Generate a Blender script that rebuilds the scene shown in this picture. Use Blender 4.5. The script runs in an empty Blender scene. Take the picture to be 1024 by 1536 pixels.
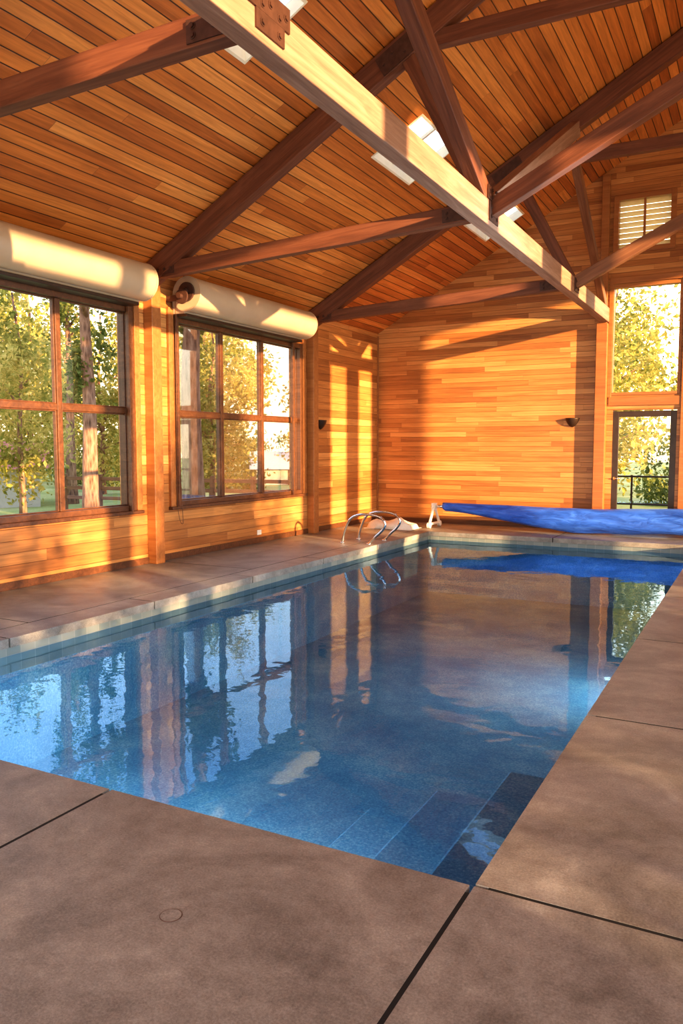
import bpy, bmesh, math, random
from mathutils import Vector, Matrix, noise as mnoise
random.seed(7)
C = bpy.context.scene.collection

# ---------------------------------------------------------------- constants
XL, XR = -7.4, 7.4
YB, YF = 15.7, -3.2
EAVE, SLOPE = 4.0, 0.567
RIDGE = EAVE+SLOPE*7.4
RS = 0.25  # unseen right roof pitch, flattened so low sun reaches the left wall
PX0, PX1, PY0, PY1 = -5.5, -0.88, 2.7, 14.0
WATER = -0.15
GZ = -0.6
def zroof(x): return RIDGE + SLOPE*x if x <= 0 else RIDGE - RS*x

# ---------------------------------------------------------------- node helpers
def new_mat(name):
    m = bpy.data.materials.new(name); m.use_nodes = True
    nt = m.node_tree; nt.nodes.clear()
    out = nt.nodes.new('ShaderNodeOutputMaterial')
    return m, nt, out
def N(nt, t, **kw):
    n = nt.nodes.new(t)
    for k, v in kw.items(): setattr(n, k, v)
    return n
def L(nt, a, b): nt.links.new(a, b)
def M(nt, op, a, b=None, c=None):
    n = nt.nodes.new('ShaderNodeMath'); n.operation = op
    for i, v in enumerate((a, b, c)):
        if v is None: continue
        if isinstance(v, (int, float)): n.inputs[i].default_value = v
        else: nt.links.new(v, n.inputs[i])
    return n.outputs[0]
def ramp(nt, fac, stops):
    r = nt.nodes.new('ShaderNodeValToRGB')
    e = r.color_ramp.elements
    while len(e) < len(stops): e.new(0.5)
    for i, (p, c) in enumerate(stops):
        e[i].position = p; e[i].color = (c[0], c[1], c[2], 1)
    nt.links.new(fac, r.inputs[0])
    return r.outputs[0]
def mixc(nt, fac, a, b, mode='MIX'):
    n = nt.nodes.new('ShaderNodeMix'); n.data_type = 'RGBA'; n.blend_type = mode
    for sock, v in ((n.inputs[0], fac), (n.inputs[6], a), (n.inputs[7], b)):
        if isinstance(v, (int, float)): sock.default_value = v
        elif isinstance(v, (tuple, list)): sock.default_value = (v[0], v[1], v[2], 1)
        else: nt.links.new(v, sock)
    return n.outputs[2]
def noise(nt, vec, scale, detail=4, rough=0.55, dist=0.0):
    n = nt.nodes.new('ShaderNodeTexNoise')
    n.inputs['Scale'].default_value = scale; n.inputs['Detail'].default_value = detail
    n.inputs['Roughness'].default_value = rough; n.inputs['Distortion'].default_value = dist
    if vec is not None: nt.links.new(vec, n.inputs['Vector'])
    return n.outputs['Fac']
def principled(nt, out, color, rough=0.5, metal=0.0, height=None, bstr=0.3, bdist=0.01, coat=0.0):
    p = nt.nodes.new('ShaderNodeBsdfPrincipled')
    if isinstance(color, (tuple, list)): p.inputs['Base Color'].default_value = (*color[:3], 1)
    else: nt.links.new(color, p.inputs['Base Color'])
    if isinstance(rough, (int, float)): p.inputs['Roughness'].default_value = rough
    else: nt.links.new(rough, p.inputs['Roughness'])
    p.inputs['Metallic'].default_value = metal
    p.inputs['Coat Weight'].default_value = coat
    if height is not None:
        b = nt.nodes.new('ShaderNodeBump'); b.inputs['Strength'].default_value = bstr
        b.inputs['Distance'].default_value = bdist
        nt.links.new(height, b.inputs['Height']); nt.links.new(b.outputs[0], p.inputs['Normal'])
    nt.links.new(p.outputs[0], out.inputs[0])
    return p

def plank_mat(name, along, across, width, length, stops, groove=0.05, rough=0.42, groovedark=0.12, grain=0.35):
    m, nt, out = new_mat(name)
    geo = N(nt, 'ShaderNodeNewGeometry'); s = N(nt, 'ShaderNodeSeparateXYZ'); L(nt, geo.outputs['Position'], s.inputs[0])
    ax = {'X': s.outputs[0], 'Y': s.outputs[1], 'Z': s.outputs[2]}
    A, B = ax[along], ax[across]
    v = M(nt, 'DIVIDE', B, width); row = M(nt, 'FLOOR', v); fv = M(nt, 'FRACT', v)
    w1 = N(nt, 'ShaderNodeTexWhiteNoise', noise_dimensions='1D'); L(nt, row, w1.inputs['W'])
    u = M(nt, 'ADD', M(nt, 'DIVIDE', A, length), M(nt, 'MULTIPLY', w1.outputs['Value'], 7.3))
    col = M(nt, 'FLOOR', u); fu = M(nt, 'FRACT', u)
    cmb = N(nt, 'ShaderNodeCombineXYZ'); L(nt, row, cmb.inputs[0]); L(nt, col, cmb.inputs[1])
    w2 = N(nt, 'ShaderNodeTexWhiteNoise', noise_dimensions='3D'); L(nt, cmb.outputs[0], w2.inputs['Vector'])
    rnd = w2.outputs['Value']
    gv = N(nt, 'ShaderNodeCombineXYZ')
    L(nt, M(nt, 'ADD', M(nt, 'MULTIPLY', A, 1.1), M(nt, 'MULTIPLY', rnd, 37.0)), gv.inputs[0])
    L(nt, M(nt, 'MULTIPLY', B, 22.0), gv.inputs[1]); L(nt, M(nt, 'MULTIPLY', rnd, 11.0), gv.inputs[2])
    g = noise(nt, gv.outputs[0], 1.0, 5, 0.65, 0.8)
    f = M(nt, 'ADD', M(nt, 'MULTIPLY', rnd, 1-grain), M(nt, 'MULTIPLY', g, grain))
    big = noise(nt, geo.outputs['Position'], 0.9, 2, 0.5)
    f = M(nt, 'ADD', f, M(nt, 'MULTIPLY', M(nt, 'SUBTRACT', big, 0.5), 0.35))
    c = ramp(nt, f, stops)
    fine = M(nt, 'MULTIPLY_ADD', g, 0.9, 0.55)
    mul = N(nt, 'ShaderNodeVectorMath', operation='SCALE'); L(nt, c, mul.inputs[0]); L(nt, fine, mul.inputs['Scale'])
    c = mul.outputs[0]
    dv = M(nt, 'MINIMUM', fv, M(nt, 'SUBTRACT', 1.0, fv))
    du = M(nt, 'MULTIPLY', M(nt, 'MINIMUM', fu, M(nt, 'SUBTRACT', 1.0, fu)), length/width)
    d = M(nt, 'MINIMUM', dv, M(nt, 'ADD', du, groove*0.55))
    mr = N(nt, 'ShaderNodeMapRange'); L(nt, d, mr.inputs[0]); mr.inputs[1].default_value = groove*0.4; mr.inputs[2].default_value = groove
    edge = mr.outputs[0]
    c = mixc(nt, edge, (groovedark, groovedark*0.35, groovedark*0.12), c)
    h = M(nt, 'ADD', edge, M(nt, 'MULTIPLY', g, 0.12))
    principled(nt, out, c, rough, height=h, bstr=0.5, bdist=0.006)
    return m

def timber_mat(name, stops, rough=0.55, seed=0.0):
    m, nt, out = new_mat(name)
    tc = N(nt, 'ShaderNodeTexCoord'); mp = N(nt, 'ShaderNodeMapping'); L(nt, tc.outputs['Object'], mp.inputs[0])
    mp.inputs['Scale'].default_value = (0.9, 13, 13); mp.inputs['Location'].default_value = (seed, seed*2, 0)
    w = noise(nt, mp.outputs[0], 1.0, 6, 0.6, 1.2)
    mp2 = N(nt, 'ShaderNodeMapping'); L(nt, tc.outputs['Object'], mp2.inputs[0]); mp2.inputs['Scale'].default_value = (2.5, 60, 60)
    w2 = noise(nt, mp2.outputs[0], 1.0, 3, 0.6)
    f = M(nt, 'ADD', M(nt, 'MULTIPLY', w, 0.75), M(nt, 'MULTIPLY', w2, 0.25))
    c = ramp(nt, f, stops)
    principled(nt, out, c, rough, height=f, bstr=0.35, bdist=0.01)
    return m

def simple_mat(name, color, rough=0.5, metal=0.0, var=0.12, scale=8, bump=0.1, coat=0.0):
    m, nt, out = new_mat(name)
    tc = N(nt, 'ShaderNodeTexCoord')
    n = noise(nt, tc.outputs['Object'], scale, 4, 0.6)
    lo = tuple(x*(1-var) for x in color); hi = tuple(min(1, x*(1+var)) for x in color)
    c = ramp(nt, n, [(0.3, lo), (0.7, hi)])
    principled(nt, out, c, rough, metal, height=n, bstr=bump, bdist=0.005, coat=coat)
    return m

# ---------------------------------------------------------------- materials
WALLSTOPS = [(0.10, (0.27, 0.093, 0.026)), (0.38, (0.44, 0.170, 0.047)), (0.66, (0.56, 0.245, 0.075)), (0.92, (0.69, 0.35, 0.13))]
CEILSTOPS = [(0.10, (0.31, 0.080, 0.016)), (0.40, (0.53, 0.165, 0.034)), (0.70, (0.68, 0.245, 0.054)), (0.95, (0.82, 0.36, 0.10))]
m_wall_side = plank_mat('cedar_boards_side', 'Y', 'Z', 0.135, 2.6, WALLSTOPS, 0.035, 0.4, 0.2, 0.4)
m_wall_end = plank_mat('cedar_boards_end', 'X', 'Z', 0.10, 1.7, WALLSTOPS, 0.045, 0.42, 0.2, 0.4)
m_ceiling = plank_mat('cedar_ceiling_boards', 'Y', 'X', 0.125, 4.5, CEILSTOPS, 0.06, 0.42, 0.04, 0.4)
DARKT = [(0.25, (0.075, 0.023, 0.011)), (0.5, (0.155, 0.052, 0.025)), (0.75, (0.26, 0.098, 0.048))]
m_timber_dark = timber_mat('red_brown_timber', DARKT, 0.6)
m_timber_mid = timber_mat('brown_timber', [(0.25, (0.10, 0.038, 0.018)), (0.5, (0.21, 0.085, 0.040)), (0.78, (0.34, 0.16, 0.08))], 0.6, 3.0)
m_timber_light = timber_mat('pale_weathered_timber', [(0.25, (0.17, 0.085, 0.055)), (0.5, (0.33, 0.19, 0.13)), (0.78, (0.50, 0.33, 0.245))], 0.6, 5.0)  # sunlight on the long beam is put into this lighter colour
m_frame = timber_mat('window_frame_wood', [(0.25, (0.055, 0.022, 0.010)), (0.5, (0.115, 0.044, 0.019)), (0.8, (0.22, 0.088, 0.036))], 0.4, 1.0)
m_casing = timber_mat('cedar_trim_wood', [(0.25, (0.24, 0.080, 0.022)), (0.5, (0.36, 0.135, 0.040)), (0.8, (0.49, 0.21, 0.070))], 0.42, 2.0)
m_cream = simple_mat('cream_vinyl', (0.50, 0.36, 0.235), 0.45, 0, 0.05, 3, 0.05)
m_darktrim = simple_mat('dark_bronze', (0.05, 0.028, 0.018), 0.4, 0.3, 0.2)
m_steel = simple_mat('brown_painted_steel', (0.09, 0.042, 0.030), 0.5, 0.3, 0.25, 14, 0.2)
m_chrome = simple_mat('polished_stainless', (0.82, 0.80, 0.78), 0.12, 1.0, 0.04)
m_white = simple_mat('white_plastic', (0.78, 0.74, 0.68), 0.45, 0, 0.05)
m_towel = simple_mat('white_terry_cloth', (0.82, 0.76, 0.68), 0.95, 0, 0.08, 60, 0.6)
m_shaft = simple_mat('painted_cream_wood', (0.88, 0.78, 0.58), 0.5, 0, 0.05, 5)
m_rubber = simple_mat('black_rubber', (0.008, 0.007, 0.007), 0.9, 0, 0.1)
def slatmat():
    m, nt, out = new_mat('translucent_cream_slat')
    tc = N(nt, 'ShaderNodeTexCoord'); n = noise(nt, tc.outputs['Object'], 6)
    c = ramp(nt, n, [(0.3, (0.85, 0.70, 0.42)), (0.7, (0.92, 0.80, 0.55))])
    d = N(nt, 'ShaderNodeBsdfDiffuse'); t = N(nt, 'ShaderNodeBsdfTranslucent'); L(nt, c, d.inputs[0]); L(nt, c, t.inputs[0])
    mx = N(nt, 'ShaderNodeMixShader'); mx.inputs[0].default_value = 0.6; L(nt, d.outputs[0], mx.inputs[1]); L(nt, t.outputs[0], mx.inputs[2]); L(nt, mx.outputs[0], out.inputs[0])
    return m
m_slat = slatmat()

def concrete():
    m, nt, out = new_mat('sealed_tan_concrete')
    geo = N(nt, 'ShaderNodeNewGeometry'); P = geo.outputs['Position']
    a = noise(nt, P, 1.1, 7, 0.68, 1.0); b = noise(nt, P, 8, 7, 0.75); c = noise(nt, P, 110, 3, 0.8)
    f = M(nt, 'ADD', M(nt, 'MULTIPLY', a, 0.42), M(nt, 'ADD', M(nt, 'MULTIPLY', b, 0.28), M(nt, 'MULTIPLY', c, 0.30)))
    col = ramp(nt, f, [(0.39, (0.120, 0.108, 0.098)), (0.48, (0.215, 0.196, 0.178)), (0.56, (0.315, 0.290, 0.262)), (0.65, (0.46, 0.43, 0.39))])
    r = M(nt, 'MULTIPLY_ADD', b, 0.40, 0.28)
    h = M(nt, 'ADD', M(nt, 'MULTIPLY', b, 0.5), M(nt, 'MULTIPLY', c, 0.5))
    principled(nt, out, col, r, height=h, bstr=0.4, bdist=0.005)
    return m
m_concrete = concrete()
def plaster():
    m, nt, out = new_mat('blue_pebble_plaster')
    geo = N(nt, 'ShaderNodeNewGeometry'); P = geo.outputs['Position']
    a = noise(nt, P, 55, 3, 0.8); b = noise(nt, P, 1.3, 4, 0.6)
    f = M(nt, 'ADD', M(nt, 'MULTIPLY', a, 0.6), M(nt, 'MULTIPLY', b, 0.4))
    col = ramp(nt, f, [(0.36, (0.06, 0.20, 0.33)), (0.5, (0.13, 0.35, 0.48)), (0.63, (0.40, 0.60, 0.62))])
    principled(nt, out, col, 0.7)
    return m
m_plaster = plaster()
def tileband():
    m, nt, out = new_mat('waterline_tile')
    geo = N(nt, 'ShaderNodeNewGeometry'); P = geo.outputs['Position']
    b = N(nt, 'ShaderNodeTexBrick'); b.offset = 0.0
    s = N(nt, 'ShaderNodeSeparateXYZ'); L(nt, P, s.inputs[0]); cb = N(nt, 'ShaderNodeCombineXYZ')
    L(nt, M(nt, 'ADD', s.outputs[0], s.outputs[1]), cb.inputs[0]); L(nt, s.outputs[2], cb.inputs[1]); L(nt, cb.outputs[0], b.inputs['Vector'])
    b.inputs['Scale'].default_value = 1.0; b.inputs['Brick Width'].default_value = 0.15; b.inputs['Row Height'].default_value = 0.15
    b.inputs['Mortar Size'].default_value = 0.003
    b.inputs['Color1'].default_value = (0.17, 0.20, 0.19, 1); b.inputs['Color2'].default_value = (0.23, 0.25, 0.23, 1); b.inputs['Mortar'].default_value = (0.3, 0.3, 0.27, 1)
    principled(nt, out, b.outputs[0], 0.3)
    return m
m_tile = tileband()
def water():
    m, nt, out = new_mat('pool_water')
    geo = N(nt, 'ShaderNodeNewGeometry'); P = geo.outputs['Position']
    a = noise(nt, P, 2.2, 2, 0.5, 0.4); b = noise(nt, P, 8.0, 2, 0.5, 0.2)
    h = M(nt, 'ADD', a, M(nt, 'MULTIPLY', b, 0.16))
    bp = N(nt, 'ShaderNodeBump'); bp.inputs['Strength'].default_value = 1.0; bp.inputs['Distance'].default_value = 0.0030; L(nt, h, bp.inputs['Height'])
    fr = N(nt, 'ShaderNodeFresnel'); fr.inputs['IOR'].default_value = 1.38; L(nt, bp.outputs[0], fr.inputs['Normal'])
    tr = N(nt, 'ShaderNodeBsdfTransparent'); tr.inputs[0].default_value = (0.78, 0.93, 1.0, 1)
    gl = N(nt, 'ShaderNodeBsdfGlossy'); gl.inputs['Roughness'].default_value = 0.01; gl.inputs[0].default_value = (0.44, 0.68, 0.98, 1); L(nt, bp.outputs[0], gl.inputs['Normal'])
    mx = N(nt, 'ShaderNodeMixShader'); L(nt, M(nt, 'MULTIPLY_ADD', fr.outputs[0], 0.82, 0.09), mx.inputs[0]); L(nt, tr.outputs[0], mx.inputs[1]); L(nt, gl.outputs[0], mx.inputs[2])
    L(nt, mx.outputs[0], out.inputs[0])
    return m
m_water = water()
def glass():
    m, nt, out = new_mat('clear_window_glass')
    fr = N(nt, 'ShaderNodeFresnel'); fr.inputs['IOR'].default_value = 1.3
    tr = N(nt, 'ShaderNodeBsdfTransparent'); gl = N(nt, 'ShaderNodeBsdfGlossy'); gl.inputs['Roughness'].default_value = 0.02
    mx = N(nt, 'ShaderNodeMixShader'); L(nt, M(nt, 'MULTIPLY', fr.outputs[0], 0.4), mx.inputs[0]); L(nt, tr.outputs[0], mx.inputs[1]); L(nt, gl.outputs[0], mx.inputs[2])
    L(nt, mx.outputs[0], out.inputs[0]); return m
m_glass = glass()
def leafmat(name, stops):
    m, nt, out = new_mat(name)
    geo = N(nt, 'ShaderNodeNewGeometry')
    n = noise(nt, geo.outputs['Position'], 0.7, 3, 0.6)
    wn = N(nt, 'ShaderNodeTexNoise'); wn.inputs['Scale'].default_value = 6; L(nt, geo.outputs['Position'], wn.inputs['Vector'])
    f = M(nt, 'ADD', M(nt, 'MULTIPLY', n, 0.55), M(nt, 'MULTIPLY', wn.outputs['Fac'], 0.45))
    c = ramp(nt, f, stops)
    d = N(nt, 'ShaderNodeBsdfDiffuse'); t = N(nt, 'ShaderNodeBsdfTranslucent'); L(nt, c, d.inputs[0]); L(nt, c, t.inputs[0])
    mx = N(nt, 'ShaderNodeMixShader'); mx.inputs[0].default_value = 0.5; L(nt, d.outputs[0], mx.inputs[1]); L(nt, t.outputs[0], mx.inputs[2]); L(nt, mx.outputs[0], out.inputs[0])
    return m
m_leaf = leafmat('golden_green_leaves', [(0.34, (0.12, 0.145, 0.030)), (0.46, (0.34, 0.32, 0.075)), (0.57, (0.66, 0.52, 0.16)), (0.70, (0.88, 0.72, 0.31))])
m_leaf2 = leafmat('olive_green_leaves', [(0.34, (0.05, 0.08, 0.022)), (0.5, (0.18, 0.21, 0.055)), (0.68, (0.42, 0.38, 0.13))])
def barkmat():
    m, nt, out = new_mat('pine_bark')
    tc = N(nt, 'ShaderNodeTexCoord'); mp = N(nt, 'ShaderNodeMapping'); L(nt, tc.outputs['Object'], mp.inputs[0]); mp.inputs['Scale'].default_value = (9, 9, 2.2)
    v = N(nt, 'ShaderNodeTexVoronoi'); L(nt, mp.outputs[0], v.inputs['Vector']); v.inputs['Scale'].default_value = 1.2
    n = noise(nt, mp.outputs[0], 3, 5, 0.6)
    f = M(nt, 'ADD', M(nt, 'MULTIPLY', v.outputs['Distance'], 0.5), M(nt, 'MULTIPLY', n, 0.5))
    c = ramp(nt, f, [(0.25, (0.09, 0.045, 0.025)), (0.5, (0.28, 0.145, 0.09)), (0.75, (0.44, 0.26, 0.17))])
    principled(nt, out, c, 0.9, height=f, bstr=0.8, bdist=0.03); return m
m_bark = barkmat()
def grassmat():
    m, nt, out = new_mat('dry_lawn')
    geo = N(nt, 'ShaderNodeNewGeometry'); P = geo.outputs['Position']
    f = M(nt, 'ADD', M(nt, 'MULTIPLY', noise(nt, P, 0.35, 4, 0.6), 0.6), M(nt, 'MULTIPLY', noise(nt, P, 18, 4, 0.7), 0.4))
    c = ramp(nt, f, [(0.35, (0.12, 0.17, 0.035)), (0.5, (0.30, 0.32, 0.08)), (0.65, (0.54, 0.46, 0.22))])
    principled(nt, out, c, 0.9); return m
m_grass = grassmat()
def covermat():
    m, nt, out = new_mat('blue_vinyl_cover')
    tc = N(nt, 'ShaderNodeTexCoord'); mp = N(nt, 'ShaderNodeMapping'); L(nt, tc.outputs['Object'], mp.inputs[0]); mp.inputs['Scale'].default_value = (1.6, 7, 7)
    n = noise(nt, mp.outputs[0], 1.5, 4, 0.6, 0.8)
    c = ramp(nt, n, [(0.3, (0.018, 0.075, 0.42)), (0.55, (0.04, 0.15, 0.72)), (0.75, (0.08, 0.25, 0.9))])
    principled(nt, out, c, 0.38, height=n, bstr=0.6, bdist=0.05); return m
m_cover = covermat()

# ---------------------------------------------------------------- mesh helpers
def link(o): C.objects.link(o); return o
def mesh_obj(name, verts, faces, mat, smooth=False, loc=(0,0,0)):
    me = bpy.data.meshes.new(name); me.from_pydata([tuple(v) for v in verts], [], faces); me.update()
    bm = bmesh.new(); bm.from_mesh(me); bmesh.ops.recalc_face_normals(bm, faces=bm.faces); bm.to_mesh(me); bm.free()
    if smooth:
        for p in me.polygons: p.use_smooth = True
    if mat: me.materials.append(mat)
    o = bpy.data.objects.new(name, me); o.location = loc; return link(o)
def box_vf(x0, x1, y0, y1, z0, z1, V, F):
    b = len(V)
    V += [(x0,y0,z0),(x1,y0,z0),(x1,y1,z0),(x0,y1,z0),(x0,y0,z1),(x1,y0,z1),(x1,y1,z1),(x0,y1,z1)]
    F += [[b+i for i in f] for f in ((0,3,2,1),(4,5,6,7),(0,1,5,4),(1,2,6,5),(2,3,7,6),(3,0,4,7))]
def boxes(name, bl, mat, bevel=0.0, origin=None):
    V, F = [], []
    for b in bl: box_vf(*b, V, F)
    if origin is None: origin = (0,0,0)
    V = [(v[0]-origin[0], v[1]-origin[1], v[2]-origin[2]) for v in V]
    o = mesh_obj(name, V, F, mat, loc=origin)
    if bevel:
        md = o.modifiers.new('bevel', 'BEVEL'); md.width = bevel; md.segments = 2; md.limit_method = 'ANGLE'
    return o
def par(child, parent):
    child.parent = parent; child.matrix_parent_inverse = Matrix.Translation(-Vector(parent.location)); return child
def empty(name, loc):
    o = bpy.data.objects.new(name, None); o.location = loc; o.empty_display_size = 0.2; return link(o)
def tag(o, label, cat=None, group=None, kind=None):
    o['label'] = label
    if cat: o['category'] = cat
    if group: o['group'] = group
    if kind: o['kind'] = kind
    return o
def beam(name, p0, p1, w, h, mat, bevel=0.008):
    p0 = Vector(p0); p1 = Vector(p1); d = p1-p0; ln = d.length; x = d.normalized()
    up = Vector((0,0,1))
    if abs(x.z) > 0.99: up = Vector((1,0,0))
    y = up.cross(x).normalized(); z = x.cross(y)
    V, F = [], []; box_vf(0, ln, -w/2, w/2, -h/2, h/2, V, F)
    o = mesh_obj(name, V, F, mat)
    Mx = Matrix((x, y, z)).transposed().to_4x4(); Mx.translation = p0
    o.matrix_basis = Mx
    md = o.modifiers.new('bevel', 'BEVEL'); md.width = bevel; md.segments = 2
    return o
def cyl_vf(c, axis, r, ln, V, F, seg=16, r2=None):
    c = Vector(c); ax = Vector(axis).normalized(); t = Vector((0,0,1)) if abs(ax.z) < 0.9 else Vector((1,0,0))
    a = ax.cross(t).normalized(); b = ax.cross(a); r2 = r if r2 is None else r2
    base = len(V)
    for k, (off, rr) in enumerate(((0, r), (ln, r2))):
        for i in range(seg):
            an = 2*math.pi*i/seg; V.append(tuple(c + ax*off + (a*math.cos(an)+b*math.sin(an))*rr))
    for i in range(seg):
        j = (i+1) % seg; F.append([base+i, base+j, base+seg+j, base+seg+i])
    F.append([base+i for i in range(seg)][::-1]); F.append([base+seg+i for i in range(seg)])
def tube_vf(pts, r, V, F, seg=10, closed=False):
    pts = [Vector(p) for p in pts]; n = len(pts); base = len(V); prev = None
    rs = r if isinstance(r, (list, tuple)) else [r]*n
    for i, p in enumerate(pts):
        t = (pts[min(i+1, n-1)]-pts[max(i-1, 0)]).normalized()
        if prev is None:
            up = Vector((0,0,1)) if abs(t.z) < 0.9 else Vector((0,1,0)); a = t.cross(up).normalized()
        else: a = (prev - t*prev.dot(t)).normalized()
        prev = a; b = t.cross(a)
        for k in range(seg):
            an = 2*math.pi*k/seg; V.append(tuple(p+(a*math.cos(an)+b*math.sin(an))*rs[i]))
    for i in range(n-1):
        for k in range(seg):
            j = (k+1) % seg; F.append([base+i*seg+k, base+i*seg+j, base+(i+1)*seg+j, base+(i+1)*seg+k])
    F.append([base+k for k in range(seg)][::-1]); F.append([base+(n-1)*seg+k for k in range(seg)])
def smooth_path(pts, sub=6):
    pts = [Vector(p) for p in pts]; out = []
    for i in range(len(pts)-1):
        p0 = pts[max(i-1,0)]; p1 = pts[i]; p2 = pts[i+1]; p3 = pts[min(i+2, len(pts)-1)]
        for k in range(sub):
            t = k/sub
            out.append(0.5*((2*p1)+(p2-p0)*t+(2*p0-5*p1+4*p2-p3)*t*t+(3*p1-p0-3*p2+p3)*t**3))
    out.append(pts[-1]); return out

# ================================================================ ROOM SHELL
slabs = []
G = 0.009
def slab_grid(xs, ys):
    for i in range(len(xs)-1):
        for j in range(len(ys)-1):
            slabs.append((xs[i]+G, xs[i+1]-G, ys[j]+G, ys[j+1]-G, -0.08, 0.0))
slab_grid([XL, -5.5, -2.64, PX1, 1.4, 4.0, XR], [YF, -1.4, 0.55, PY0])
slab_grid([PX1, 1.4, 4.0, XR], [PY0, 4.8, 6.95, 9.1, 11.25, 13.4, YB])
slab_grid([XL, -5.86], [PY0, 5.0, 8.6, 12.2, YB])
slab_grid([-5.86, PX0], [PY0, 4.5, 6.3, 8.1, 9.9, 11.7, PY1])
slab_grid([-5.86, -3.2, PX1], [PY1, YB])
floor = boxes('floor', slabs, m_concrete, 0.0)
V, F = [], []
q = 0.06; jz = -0.0012
for b in ((XL, XR, YF, PY0-q, -0.25, jz), (XL, PX0-q, PY0-q, YB, -0.25, jz), (PX1+q, XR, PY0-q, YB, -0.25, jz), (PX0-q, PX1+q, PY1+q, YB, -0.25, jz)):
    box_vf(*b, V, F)
joint = mesh_obj('joint_filler', V, F, m_rubber); par(joint, floor); joint['label'] = 'black rubber joint filler between slabs'
tag(floor, 'tan sealed concrete pool deck slabs with dark joints', kind='structure')

SILL, HEAD, MID = 0.75, 3.43, 2.07
W1 = (4.55, 8.12); W2 = (8.92, 12.48)
def wall_with_holes_x(name, x0, x1, ya, yb, za, zb, holes, mat):
    bl = []; cur = ya
    for (h0, h1, s, t) in holes:
        if h0 > cur: bl.append((x0, x1, cur, h0, za, zb))
        bl.append((x0, x1, h0, h1, za, s)); bl.append((x0, x1, h0, h1, t, zb)); cur = h1
    if cur < yb: bl.append((x0, x1, cur, yb, za, zb))
    return boxes(name, bl, mat)
wl = wall_with_holes_x('wall_left', XL-0.26, XL, YF, YB+0.26, -0.7, 4.05, [(-0.2, 3.4, SILL, HEAD), (W1[0], W1[1], SILL, HEAD), (W2[0], W2[1], SILL, HEAD)], m_wall_side)
tag(wl, 'horizontal cedar board wall with large windows', kind='structure')
RT = 6.05
wr = wall_with_holes_x('wall_right', XR, XR+0.2, YF, YB+0.26, -0.7, zroof(XR)+0.02,
     [(-2.6, -1.2, 0.5, RT), (-0.7, 1.6, 0.5, RT), (2.0, 4.2, 0.5, RT), (4.5, 6.5, 0.5, RT), (7.55, 8.25, 0.5, RT), (8.75, 9.4, 0.5, RT), (10.1, 12.5, 0.5, RT), (13.0, 15.2, 0.5, RT)], m_wall_side)  # openings out of view, spaced and raised to throw sun strips across the room
tag(wr, 'horizontal cedar board wall with tall openings', kind='structure')

def gable(name, y0, y1, holes, mat):
    xs = sorted(set([XL-0.26, XL, 0.0, XR, XR+0.2] + [h[0] for h in holes] + [h[1] for h in holes]))
    V, F = [], []
    def prism(xa, xb, za0, zta, ztb):
        b = len(V)
        V.extend([(xa,y0,za0),(xb,y0,za0),(xb,y1,za0),(xa,y1,za0),(xa,y0,zta),(xb,y0,ztb),(xb,y1,ztb),(xa,y1,zta)])
        F.extend([[b+i for i in f] for f in ((0,3,2,1),(4,5,6,7),(0,1,5,4),(1,2,6,5),(2,3,7,6),(3,0,4,7))])
    for xa, xb in zip(xs[:-1], xs[1:]):
        hs = sorted([(h[2], h[3]) for h in holes if h[0] <= xa+1e-6 and h[1] >= xb-1e-6])
        cur = -0.7
        for (s, t) in hs:
            prism(xa, xb, cur, s, s); cur = t
        prism(xa, xb, cur, zroof(xa)+0.05, zroof(xb)+0.05)
    return mesh_obj(name, V, F, mat)
DW = (-2.52, -1.40)
BW = (-2.60, -1.36, 2.55, 4.58)
LV = (-2.55, -1.56, 5.18, 6.14)
wb = gable('wall_back', YB, YB+0.26, [(DW[0], DW[1], 0.0, 2.28), BW, LV, (1.4, 2.5, 0.0, 2.28), (1.36, 2.6, 2.55, 4.58)], m_wall_end)
tag(wb, 'gable wall clad in horizontal cedar boards', kind='structure')
wf = gable('wall_front', YF-0.2, YF, [(-6.4, -3.4, 0.4, 3.6), (-2.8, 0.2, 0.4, 3.6), (0.8, 3.8, 0.4, 3.6), (4.2, 6.8, 0.4, 3.6)], m_wall_end)
tag(wf, 'gable wall of cedar boards with openings', kind='structure')

SKX = (-4.80, -4.06); SKY = [(2.6, 3.3), (6.25, 7.0), (9.95, 11.25), (13.7, 14.95)]
def roof(name, sgn):
    V, F = [], []
    xs = [XL-0.5, SKX[0], SKX[1], 0.0]
    ys = [YF-0.6]
    for a, b in SKY: ys += [a, b]
    ys.append(YB+0.6)
    T = 0.14; s = SLOPE if sgn > 0 else RS
    for i in range(3):
        for j in range(len(ys)-1):
            if i == 1 and j % 2 == 1: continue
            xa, xb, ya, yb = xs[i], xs[i+1], ys[j], ys[j+1]
            za, zb = RIDGE+s*xa, RIDGE+s*xb
            b = len(V)
            V.extend([(sgn*xa,ya,za),(sgn*xb,ya,zb),(sgn*xb,yb,zb),(sgn*xa,yb,za),(sgn*xa,ya,za+T),(sgn*xb,ya,zb+T),(sgn*xb,yb,zb+T),(sgn*xa,yb,za+T)])
            F.extend([[b+q for q in f] for f in ((0,3,2,1),(4,5,6,7),(0,1,5,4),(1,2,6,5),(2,3,7,6),(3,0,4,7))])
    return mesh_obj(name, V, F, m_ceiling)
ce = roof('ceiling', 1); tag(ce, 'sloped orange cedar tongue and groove ceiling', kind='structure')
ce2 = roof('ceiling.001', -1); tag(ce2, 'sloped orange cedar tongue and groove ceiling', kind='structure')

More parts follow.
